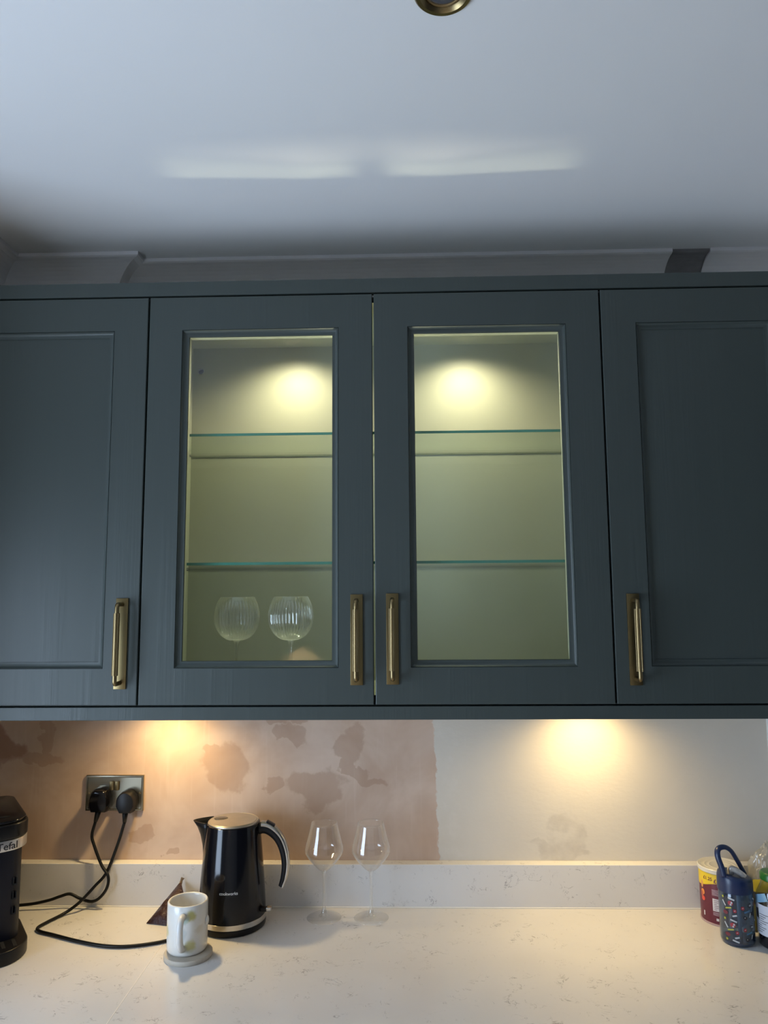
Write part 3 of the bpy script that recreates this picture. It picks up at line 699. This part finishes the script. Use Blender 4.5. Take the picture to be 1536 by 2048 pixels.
# ------------------------------------------------------------------ brown packet behind the mug
k = N('brown_foil'); p = k.coords(); g = k.noise(p, 60, 4, 0.6)
k.set(k.b.inputs['Base Color'], k.mix(g, (0.018, 0.007, 0.006, 1), (0.055, 0.018, 0.015, 1))); k.b.inputs['Roughness'].default_value = 0.28; k.b.inputs['Metallic'].default_value = 0.25
k.bump(k.noise(p, 130, 4, 0.6, 1.0), 0.7, 0.004); M['foil'] = k.m
tri = [Vector((-0.5430, -0.125, 0.0015)), Vector((-0.430, -0.148, 0.0015)), Vector((-0.4895, -0.040, 0.064))]
nn_ = 14; V = []; idx = {}
nrm = (tri[1]-tri[0]).cross(tri[2]-tri[0]).normalized()
for side in (0, 1):
    for i in range(nn_+1):
        for j in range(nn_+1-i):
            a, b = i/nn_, j/nn_; c_ = 1-a-b
            q = tri[0]*c_+tri[1]*a+tri[2]*b
            puff = max(0.0, a*b*c_*27)**0.5*0.011 + 0.0006
            wr = (abs(noise.noise(q*48))+0.6*noise.noise(q*110))*0.007*min(1, a*b*c_*60)
            q = q + nrm*((puff+wr) if side == 0 else -puff*0.35)
            q.z = max(q.z, 0.0008); q.y = min(q.y, -0.0315)
            idx[(side, i, j)] = len(V); V.append(q)
F = []
for side in (0, 1):
    for i in range(nn_):
        for j in range(nn_-i):
            F.append([idx[(side, i, j)], idx[(side, i+1, j)], idx[(side, i, j+1)]])
            if i+j < nn_-1: F.append([idx[(side, i+1, j)], idx[(side, i+1, j+1)], idx[(side, i, j+1)]])
t = thing('foil_packet', 'small dark brown foil packet leaning behind the mug', 'packet', (-0.49, -0.10, 0))
mk('pouch', (V, F), M['foil'], t, 60)
mk('sealed_tip', sweep([(-0.4895, -0.0435, 0.058), (-0.4880, -0.0400, 0.066), (-0.4850, -0.0385, 0.0715)], [0.0045, 0.0035, 0.0055], 6, sx=0.25), simple('packet_tip', (0.34, 0.24, 0.15), 0.35, 0.2), t)

# ------------------------------------------------------------------ wine glasses on the worktop
def wine_glass(label, x, y, first=None):
    if first:
        c_ = copy_tree(first); c_.location = (x, y, 0); c_['label'] = label; return c_
    t = thing('wine_glass', label, 'wine glass', (x, y, 0), 'wine glasses on the worktop')
    outer = [(0.0085, 0.1070), (0.016, 0.1125), (0.028, 0.1250), (0.039, 0.1385), (0.0445, 0.1475), (0.0458, 0.1530), (0.0450, 0.1600), (0.041, 0.1760), (0.0355, 0.1960), (0.0310, 0.2160)]
    # fine outline
    o3 = spline([(r, 0, z) for r, z in outer], 4); ou = [(p.x, p.z) for p in o3]
    inn = [(max(0, r-0.0011), z+0.0006) for r, z in ou[::-1]]
    mk('bowl', lathe([(0, 0.1050)] + [(0.0055, 0.1055)] + ou + inn[:-1] + [(0.004, 0.1095), (0, 0.1085)], (x, y, 0), 64), M['glass'], t, True)
    mk('stem', lathe([(0.0055, 0.1055), (0.0045, 0.098), (0.0036, 0.085), (0.0034, 0.045), (0.0042, 0.022), (0.0070, 0.010), (0.013, 0.0055)], (x, y, 0), 24, cap0=False, cap1=False), M['stem'], t, True)
    mk('foot', lathe([(0.0, 0.0056), (0.013, 0.0055), (0.026, 0.0032), (0.0395, 0.0018), (0.0408, 0.0012), (0.0400, 0.0004), (0.0, 0.0004)], (x, y, 0), 64), M['glass'], t, True)
    return t
wg = wine_glass('clear wine glass beside the kettle, left one of the pair', -0.1330, -0.0880)
wine_glass('clear wine glass further from the kettle, right one of the pair', -0.0215, -0.0875, wg)

# ------------------------------------------------------------------ ribbed balloon glasses inside the cabinet
def balloon(label, x, y, first=None):
    z0 = ZB+0.0182
    if first:
        c_ = copy_tree(first); c_.location = (x, y, z0); c_['label'] = label; return c_
    t = thing('balloon_glass', label, 'wine glass', (x, y, z0), 'balloon glasses in the cabinet')
    pts = [(0.008, 0.1060), (0.022, 0.1090), (0.038, 0.1210), (0.0485, 0.1400), (0.0520, 0.1600), (0.0505, 0.1790), (0.0460, 0.1960), (0.0405, 0.2080)]
    ou = [(p.x, p.z) for p in spline([(r, 0, z) for r, z in pts], 5)]
    inn = [(max(0, r-0.0012), z+0.0006) for r, z in ou[::-1]]
    def rf(r, z, a):
        k_ = min(1, max(0, (0.205-z)/0.03)) * min(1, max(0, (r-0.008)/0.02)); return r*(1+0.028*k_*math.cos(40*a+ (z-0.1)*20))
    mk('bowl', lathe([(0, 0.104), (0.005, 0.1045)] + ou + inn[:-1] + [(0.004, 0.1085), (0, 0.1078)], (x, y, z0), 280, rf), M['ribbed'], t, True)
    mk('stem', lathe([(0.0075, 0.1055), (0.0050, 0.098), (0.0040, 0.085), (0.0037, 0.03), (0.0050, 0.012), (0.010, 0.005)], (x, y, z0), 24, cap0=False, cap1=False), M['stem'], t, True)
    mk('foot', lathe([(0.0, 0.0056), (0.010, 0.0050), (0.025, 0.003), (0.0395, 0.0016), (0.0400, 0.0006), (0.0, 0.0002)], (x, y, z0), 64), M['ribbed'], t, True)
    return t
bg_ = balloon('ribbed balloon glass in the lit cabinet, nearer the left side', -0.3315, -0.1720)
balloon('ribbed balloon glass in the lit cabinet, nearer the middle', -0.2040, -0.1720, bg_)

# ------------------------------------------------------------------ snack tub
TX, TY, TR = 0.7990, -0.0850, 0.0480
tc = (TX, TY, 0)
t = thing('snack_tub', 'maroon and yellow cardboard tub with a pale lid behind the blue bottle', 'tub', (TX, TY, 0))
mar = simple('maroon_print', (0.115, 0.012, 0.030), 0.35, var=0.08)
mk('tub', lathe([(TR-0.004, 0.0), (TR-0.001, 0.003), (TR-0.0005, 0.006), (TR, 0.112), (TR-0.002, 0.1135)], tc, 72), mar, t, 40)
mk('base_rim', lathe([(TR-0.001, 0.0), (TR+0.0012, 0.0006), (TR+0.0012, 0.0035), (TR-0.001, 0.0042)], tc, 72, cap1=False), simple('rim_pink', (0.42, 0.30, 0.30), 0.35), t, 40)
mk('lid', lathe([(TR-0.001, 0.1120), (TR+0.0022, 0.1130), (TR+0.0026, 0.1210), (TR+0.0012, 0.1225), (TR-0.002, 0.1218), (TR-0.005, 0.1195), (0.036, 0.1195), (0.0345, 0.1205), (0.0325, 0.1195), (0.026, 0.1195), (0.0245, 0.1205), (0.0225, 0.1195), (0.0, 0.1192)], tc, 72, cap0=False), simple('tub_lid', (0.60, 0.57, 0.50), 0.35, var=0.05), t, 40)
def tubart(name, g, mat, a_deg, z, lift=0.0004): return mk(name, wrap(g, tc, lambda zz: TR+lift, math.radians(a_deg), z), mat, t)
# yellow top with a wavy lower border, wrapped right round the visible side
NU = 48; V = []; F = []
yz = 0.0925
for i in range(NU+1):
    a = math.radians(-215 + 250*i/NU); deg = -215+250*i/NU
    low = yz - 0.006 + 0.006*math.sin(math.radians(deg*2.6+30)) - (0.004 if -110 < deg < -80 else 0)
    for z in (low, 0.1118): V.append((TX+(TR+0.0003)*math.cos(a), TY+(TR+0.0003)*math.sin(a), z))
for i in range(NU): F.append([2*i, 2*i+2, 2*i+3, 2*i+1])
mk('price_band', (V, F), simple('yellow_print', (0.72, 0.50, 0.02), 0.4, var=0.04), t, True)
tubart('price', text_geo('£1.25', 0.0105, offset=0.0002), mar, -163, 0.0965, 0.0006)
tubart('price', text_geo('£1.25', 0.0120, offset=0.0003), mar, -132, 0.0935, 0.0006)
wht = simple('white_label', (0.62, 0.58, 0.58), 0.5, var=0.03); lil = simple('pale_print', (0.50, 0.36, 0.40), 0.5)
for i in range(5): tubart('small_print', grid(0, 0.024, 0, 0.0012), lil, -138, 0.0770-i*0.0027)
tubart('nutrition_table', grid(0, 0.024, 0, 0.027), wht, -137, 0.0320)
for i in range(6): tubart('table_line', grid(0.002, 0.008+0.004*(i % 3), 0, 0.0009, 4), mar, -136, 0.0350+i*0.0040, 0.0007)
for i in range(3): tubart('small_print', grid(0, 0.024, 0, 0.0011), lil, -137, 0.0285-i*0.0027)
tubart('stamp', grid(0, 0.0055, 0, 0.0055, 3), wht, -129, 0.0115)
tubart('mark', grid(0, 0.0035, 0, 0.010, 2), wht, -167, 0.0155)
for (a_, z, w_, h_, cl) in ((-176, 0.083, 0.004, 0.014, (0.62, 0.30, 0.08)), (-174, 0.066, 0.006, 0.011, (0.70, 0.24, 0.05)), (-173, 0.052, 0.006, 0.009, (0.65, 0.07, 0.04)), (-177, 0.060, 0.004, 0.012, (0.45, 0.10, 0.05))):
    g = ([(w_*math.cos(2*PI*i/14), h_*0.6*math.sin(2*PI*i/14), 0) for i in range(14)], [list(range(14))])
    tubart('food_picture', g, simple('food_print', cl, 0.4), a_+6, z, 0.0005)

# ------------------------------------------------------------------ blue water bottle
BX, BY, BR = 0.7835, -0.1960, 0.0352
bc = (BX, BY, 0)
t = thing('water_bottle', 'translucent blue water bottle with a navy lid and carry loop', 'bottle', (BX, BY, 0))
k = N('blue_tritan')
lw = k.n('ShaderNodeLayerWeight', {'Blend': 0.5})
tr = k.n('ShaderNodeBsdfTransparent'); k.set(tr.inputs[0], k.mix(lw.outputs['Facing'], (0.74, 0.82, 0.88, 1), (0.38, 0.48, 0.62, 1)))
gl = k.n('ShaderNodeBsdfGlossy', {0: (1, 1, 1, 1), 'Roughness': 0.08}); df = k.n('ShaderNodeBsdfDiffuse', {0: (0.12, 0.18, 0.26, 1)})
s1 = k.n('ShaderNodeMixShader', {0: 0.12, 1: tr, 2: df}).outputs[0]
fz = k.math('ADD', k.math('MULTIPLY', k.math('POWER', lw.outputs['Facing'], 4.0), 0.8), 0.04)
k.set(k.out.inputs[0], k.n('ShaderNodeMixShader', {0: fz, 1: s1, 2: gl}).outputs[0]); M['tritan'] = k.m
navy = simple('navy_plastic', (0.006, 0.018, 0.070), 0.34, var=0.06)
def br(z): return BR*(0.955 + 0.045*math.cos(min(1, max(0, (z-0.02)/0.09))*PI*2)*0 + 0.045) - 0.0015*(1 if 0.045 < z < 0.075 else 0)
out_ = [(0.0, 0.0005), (BR-0.006, 0.0005), (BR-0.0018, 0.003), (BR, 0.009), (BR, 0.035), (BR-0.0006, 0.06), (BR, 0.095), (BR-0.0006, 0.106), (BR-0.002, 0.109)]
inn = [(max(0.0, r-0.002), z+0.002) for r, z in out_[::-1]]
inn[-1] = (0.0, 0.0085); inn[-2] = (BR-0.010, 0.0085); inn[-3] = (BR-0.004, 0.011)
mk('bottle_body', lathe(out_ + inn[:-2] + [(BR-0.010, 0.0085), (0, 0.0085)], bc, 64, cap0=False, cap1=False), M['tritan'], t, 50)
mk('base_plug', lathe([(0.0, 0.001), (BR-0.005, 0.001), (BR-0.0025, 0.004), (BR-0.0022, 0.0082), (0, 0.0082)], bc, 48), simple('navy_base', (0.015, 0.035, 0.09), 0.2), t, 50)
mk('straw', lathe([(0.0042, 0.010), (0.0042, 0.118)], (BX+0.006, BY, 0), 16), simple('clear_straw', (0.20, 0.26, 0.34), 0.2), t, True)
# lid: slanted top, higher towards the back-left
V = []; F = []; n = 64
rows = [(BR+0.0012, 0.1085, 0), (BR+0.0012, 0.1245, 0.15), (BR+0.0008, 0.134, 0.55), (BR-0.0015, 0.1400, 0.95), (BR-0.006, 0.1425, 1.0), (0.019, 0.1400, 1.0), (0.0, 0.1390, 1.0)]
for r, z, s_ in rows:
    for i in range(n):
        a = 2*PI*i/n; x = r*math.cos(a); y = r*math.sin(a); V.append((BX+x, BY+y, z + s_*(-0.17*x + 0.03*y)))
for l in range(len(rows)-1):
    for i in range(n):
        j = (i+1) % n; F.append([l*n+i, l*n+j, (l+1)*n+j, (l+1)*n+i])
lid = mk('lid', (V, F), navy, t, 50)
loop = spline([(BX-0.029, BY-0.016, 0.140), (BX-0.0325, BY-0.013, 0.160), (BX-0.037, BY-0.008, 0.180), (BX-0.033, BY-0.003, 0.1935), (BX-0.018, BY+0.001, 0.1965), (BX-0.003, BY+0.004, 0.188), (BX+0.010, BY+0.007, 0.168), (BX+0.020, BY+0.009, 0.150), (BX+0.027, BY+0.010, 0.137)], 7)
mk('carry_loop', sweep(loop, 0.0048, 14, sx=1.35), navy, t, True)
mp_ = spline([(BX-0.010, BY-0.004, 0.142), (BX-0.010, BY-0.006, 0.153), (BX-0.002, BY-0.010, 0.1525), (BX+0.010, BY-0.013, 0.1445), (BX+0.016, BY-0.014, 0.139)], 6)
mk('mouthpiece', sweep(mp_, [0.0065]*len(mp_), 14), simple('clear_silicone', (0.55, 0.52, 0.48), 0.12, 0.35, 0.3, 120), t, True)
# printed scatter: bars, dots, sprays, blobs; rows shift and repeat down the bottle
cols = {'white': simple('print_white', (0.46, 0.50, 0.54), 0.5), 'red': simple('print_red', (0.30, 0.016, 0.03), 0.4), 'yellow': simple('print_lime', (0.42, 0.44, 0.05), 0.5),
        'blue': simple('print_blue', (0.06, 0.16, 0.30), 0.5), 'dark': simple('print_dark', (0.010, 0.010, 0.016), 0.4), 'maroon': simple('print_maroon', (0.14, 0.02, 0.035), 0.5)}
def bart(name, g, col, a_deg, z, lift=0.0005): return mk(name, wrap(g, bc, lambda zz: BR+lift, math.radians(a_deg), z), cols[col], t)
def rotg(g, deg):
    r = math.radians(deg); return ([(p[0]*math.cos(r)-p[1]*math.sin(r), p[0]*math.sin(r)+p[1]*math.cos(r), 0) for p in g[0]], g[1])
def disc(rx, rz, n=14): return ([(rx*math.cos(2*PI*i/n), rz*math.sin(2*PI*i/n), 0) for i in range(n)], [list(range(n))])
def burst(r):
    n = 14; return ([(r*(1 if i % 2 == 0 else 0.42)*math.cos(2*PI*i/n), r*(1 if i % 2 == 0 else 0.42)*math.sin(2*PI*i/n), 0) for i in range(n)], [list(range(n))])
for rep, z0 in enumerate((0.0985, 0.0545, 0.0135)):
    sh = rep*1.5
    hgt = lambda d: z0+d
    def ok(z): return 0.010 < z < 0.106
    items = [('star', burst(0.0036), 'yellow', -158, 0.001), ('bar', rotg(grid(-0.0068, 0.0068, -0.0016, 0.0016), -14), 'white', -128, 0.000),
             ('blob', disc(0.0056, 0.0050), 'red', -131, -0.009), ('spot', disc(0.0019, 0.0022), 'white', -127, -0.0075), ('spot', disc(0.0018, 0.0020), 'white', -130, -0.0118),
             ('bar', rotg(grid(-0.0062, 0.0062, -0.0014, 0.0014), -56), 'white', -154, -0.0115), ('squiggle', rotg(grid(-0.0065, 0.0065, -0.0013, 0.0013), 14), 'yellow', -139, -0.0195),
             ('dot', disc(0.0035, 0.0038), 'red', -118, -0.0235), ('tick', rotg(grid(-0.0016, 0.0016, -0.0007, 0.0007, 2), 30), 'white', -118, -0.0232),
             ('dot', disc(0.0036, 0.0038), 'red', -92, -0.0165), ('tick', rotg(grid(-0.0016, 0.0016, -0.0007, 0.0007, 2), 30), 'white', -92, -0.0162),
             ('bar', rotg(grid(-0.0048, 0.0048, -0.0017, 0.0017), 18), 'white', -119, -0.0335), ('bar', rotg(grid(-0.0075, 0.0075, -0.0018, 0.0018), 14), 'blue', -76, -0.0235),
             ('blob', disc(0.0044, 0.0052), 'dark', -64, -0.0125), ('spot', disc(0.0013, 0.0018), 'white', -66, -0.0115), ('spot', disc(0.0013, 0.0018), 'white', -61, -0.0115),
             ('bar', rotg(grid(-0.0044, 0.0044, -0.0013, 0.0013), 72), 'white', -66, -0.0315), ('blob', disc(0.0042, 0.0034), 'dark', -84, -0.0365), ('spot', disc(0.0011, 0.0013), 'white', -86, -0.0355),
             ('blob', disc(0.006, 0.004), 'maroon', -150, -0.030), ('blob', disc(0.0042, 0.004), 'dark', -50, -0.030), ('dot', disc(0.0033, 0.0036), 'red', -30, -0.014), ('bar', rotg(grid(-0.006, 0.006, -0.0015, 0.0015), -30), 'white', -38, -0.002)]
    for nm, g, cl, a_, dz in items:
        if ok(z0+dz): bart('print_'+nm, g, cl, a_+sh*3, z0+dz, 0.0005 if nm not in ('spot', 'tick') else 0.0008)

# ------------------------------------------------------------------ green-capped bottle, yellow packet and carrier bag at the right edge
GX, GY, GR = 0.8590, -0.2150, 0.0370
gc = (GX, GY, 0)
t = thing('squash_bottle', 'clear bottle with a green cap and white label at the right edge', 'bottle', (GX, GY, 0))
M['clear'] = thin_glass('clear_plastic', (0.80, 0.82, 0.80), 0.06, edge_tint=(0.55, 0.58, 0.55))
go = [(0.0, 0.0004), (GR-0.004, 0.0004), (GR, 0.005), (GR, 0.098), (GR-0.002, 0.110), (GR-0.010, 0.126), (0.024, 0.135), (0.0165, 0.140)]
mk('bottle_body', lathe(go, gc, 56, cap0=False, cap1=False), M['clear'], t, 50)
mk('liquid', lathe([(0.0, 0.002), (GR-0.003, 0.002), (GR-0.0015, 0.006), (GR-0.0015, 0.0250), (0.0, 0.0250)], gc, 48), simple('dark_cordial', (0.012, 0.010, 0.014), 0.15), t, 50)
mk('cap', lathe([(0.0255, 0.1355), (0.0270, 0.137), (0.0270, 0.148), (0.0240, 0.1520), (0.009, 0.1535), (0.008, 0.161), (0.0, 0.1615)], gc, 40), simple('green_cap', (0.014, 0.11, 0.018), 0.3), t, 40)
def gart(name, g, mat, a_deg, z, lift=0.0004): return mk(name, wrap(g, gc, lambda zz: GR+lift, math.radians(a_deg), z), mat, t, True)
lab = simple('label_white', (0.62, 0.65, 0.72), 0.45, var=0.03)
gart('label', grid(-0.058, 0.058, 0, 0.062, 24), lab, -120, 0.0265)
drk = simple('label_dark', (0.02, 0.022, 0.03), 0.4)
for i in range(9): gart('label_line', grid(0, 0.011+0.005*((i*7) % 3), 0, 0.0011, 4), drk, -178 if i < 4 else -170, 0.0325+i*0.0045, 0.0007)
gart('label_shape', rotg(([(-0.006, -0.008, 0), (0.006, -0.012, 0), (0.004, 0.012, 0), (-0.006, 0.010, 0)], [[0, 1, 2, 3]]), 0), drk, -182, 0.067, 0.0008)
gart('neck_label', rotg(grid(-0.018, 0.018, -0.008, 0.008, 8), 22), simple('label_blue', (0.20, 0.38, 0.55), 0.4), -165, 0.1010, 0.0012)

k = N('yellow_pack'); p = k.coords(); zc_ = k.n('ShaderNodeSeparateXYZ', {0: p}).outputs[2]
cc = k.mix(k.smooth(zc_, 0.075, 0.082), (0.10, 0.095, 0.02, 1), (0.62, 0.50, 0.03, 1))
cc = k.mix(k.math('MULTIPLY', k.smooth(zc_, 0.058, 0.064), k.math('SUBTRACT', 1.0, k.smooth(zc_, 0.086, 0.09))), cc, (0.02, 0.02, 0.015, 1))
k.set(k.b.inputs['Base Color'], cc); k.b.inputs['Roughness'].default_value = 0.35; k.bump(k.noise(p, 70, 3), 0.6, 0.003); M['ypack'] = k.m
def pillow(x0, x1, z0, z1, y, th, seed):
    V, F = [], []; nx, nz = 12, 16
    for side in (1, -1):
        for j in range(nz+1):
            for i in range(nx+1):
                u, v = i/nx, j/nz; e_ = (max(0, 16*u*(1-u)*v*(1-v)))**0.45
                V.append((x0+(x1-x0)*u, y-side*th*e_+noise.noise(Vector((u*4, v*5, seed)))*0.003*e_, z0+(z1-z0)*v))
    n_ = (nx+1)*(nz+1)
    for s_ in range(2):
        for j in range(nz):
            for i in range(nx):
                a = s_*n_+j*(nx+1)+i; F.append([a, a+1, a+nx+2, a+nx+1])
    return V, F
o = mk('snack_packet', pillow(0.838, 0.915, 0.001, 0.112, -0.150, 0.020, 3), M['ypack'], None, True, origin=(0.875, -0.15, 0.001)); tag(o, 'yellow and black food packet standing between the two bottles', 'packet')
k = N('bag_film'); p = k.coords()
tr = k.n('ShaderNodeBsdfTransparent', {0: (0.9, 0.9, 0.88, 1)}); df = k.n('ShaderNodeBsdfDiffuse', {0: (0.72, 0.70, 0.64, 1)}); tl = k.n('ShaderNodeBsdfTranslucent', {0: (0.72, 0.70, 0.64, 1)})
gl = k.n('ShaderNodeBsdfGlossy', {'Roughness': 0.2})
a_ = k.n('ShaderNodeMixShader', {0: 0.5, 1: df, 2: tl}).outputs[0]; b_ = k.n('ShaderNodeMixShader', {0: 0.58, 1: tr, 2: a_}).outputs[0]
k.set(k.out.inputs[0], k.n('ShaderNodeMixShader', {0: 0.07, 1: b_, 2: gl}).outputs[0]); M['bag'] = k.m
bm = bmesh.new(); bmesh.ops.create_icosphere(bm, subdivisions=5, radius=1)
V = []
for v in bm.verts:
    q = v.co.copy(); s_ = 1 + 0.20*noise.noise(q*2.2+Vector((3, 1, 5))) + 0.16*(abs(noise.noise(q*4.5+Vector((9, 2, 1))))-0.2) + 0.10*(abs(noise.noise(q*9))-0.2)
    top = max(0, q.z)
    V.append(Vector((0.912+q.x*0.052*s_*(1-0.35*top), -0.082+q.y*0.040*s_*(1-0.3*top), max(0.001, 0.078+q.z*0.086*s_))))
bm.verts.index_update(); F = [[v.index for v in f.verts] for f in bm.faces]; bm.free()
o = mk('carrier_bag', (V, F), M['bag'], None, True, origin=(0.912, -0.082, 0.001)); tag(o, 'crumpled translucent white plastic bag in the right corner', 'plastic bag')
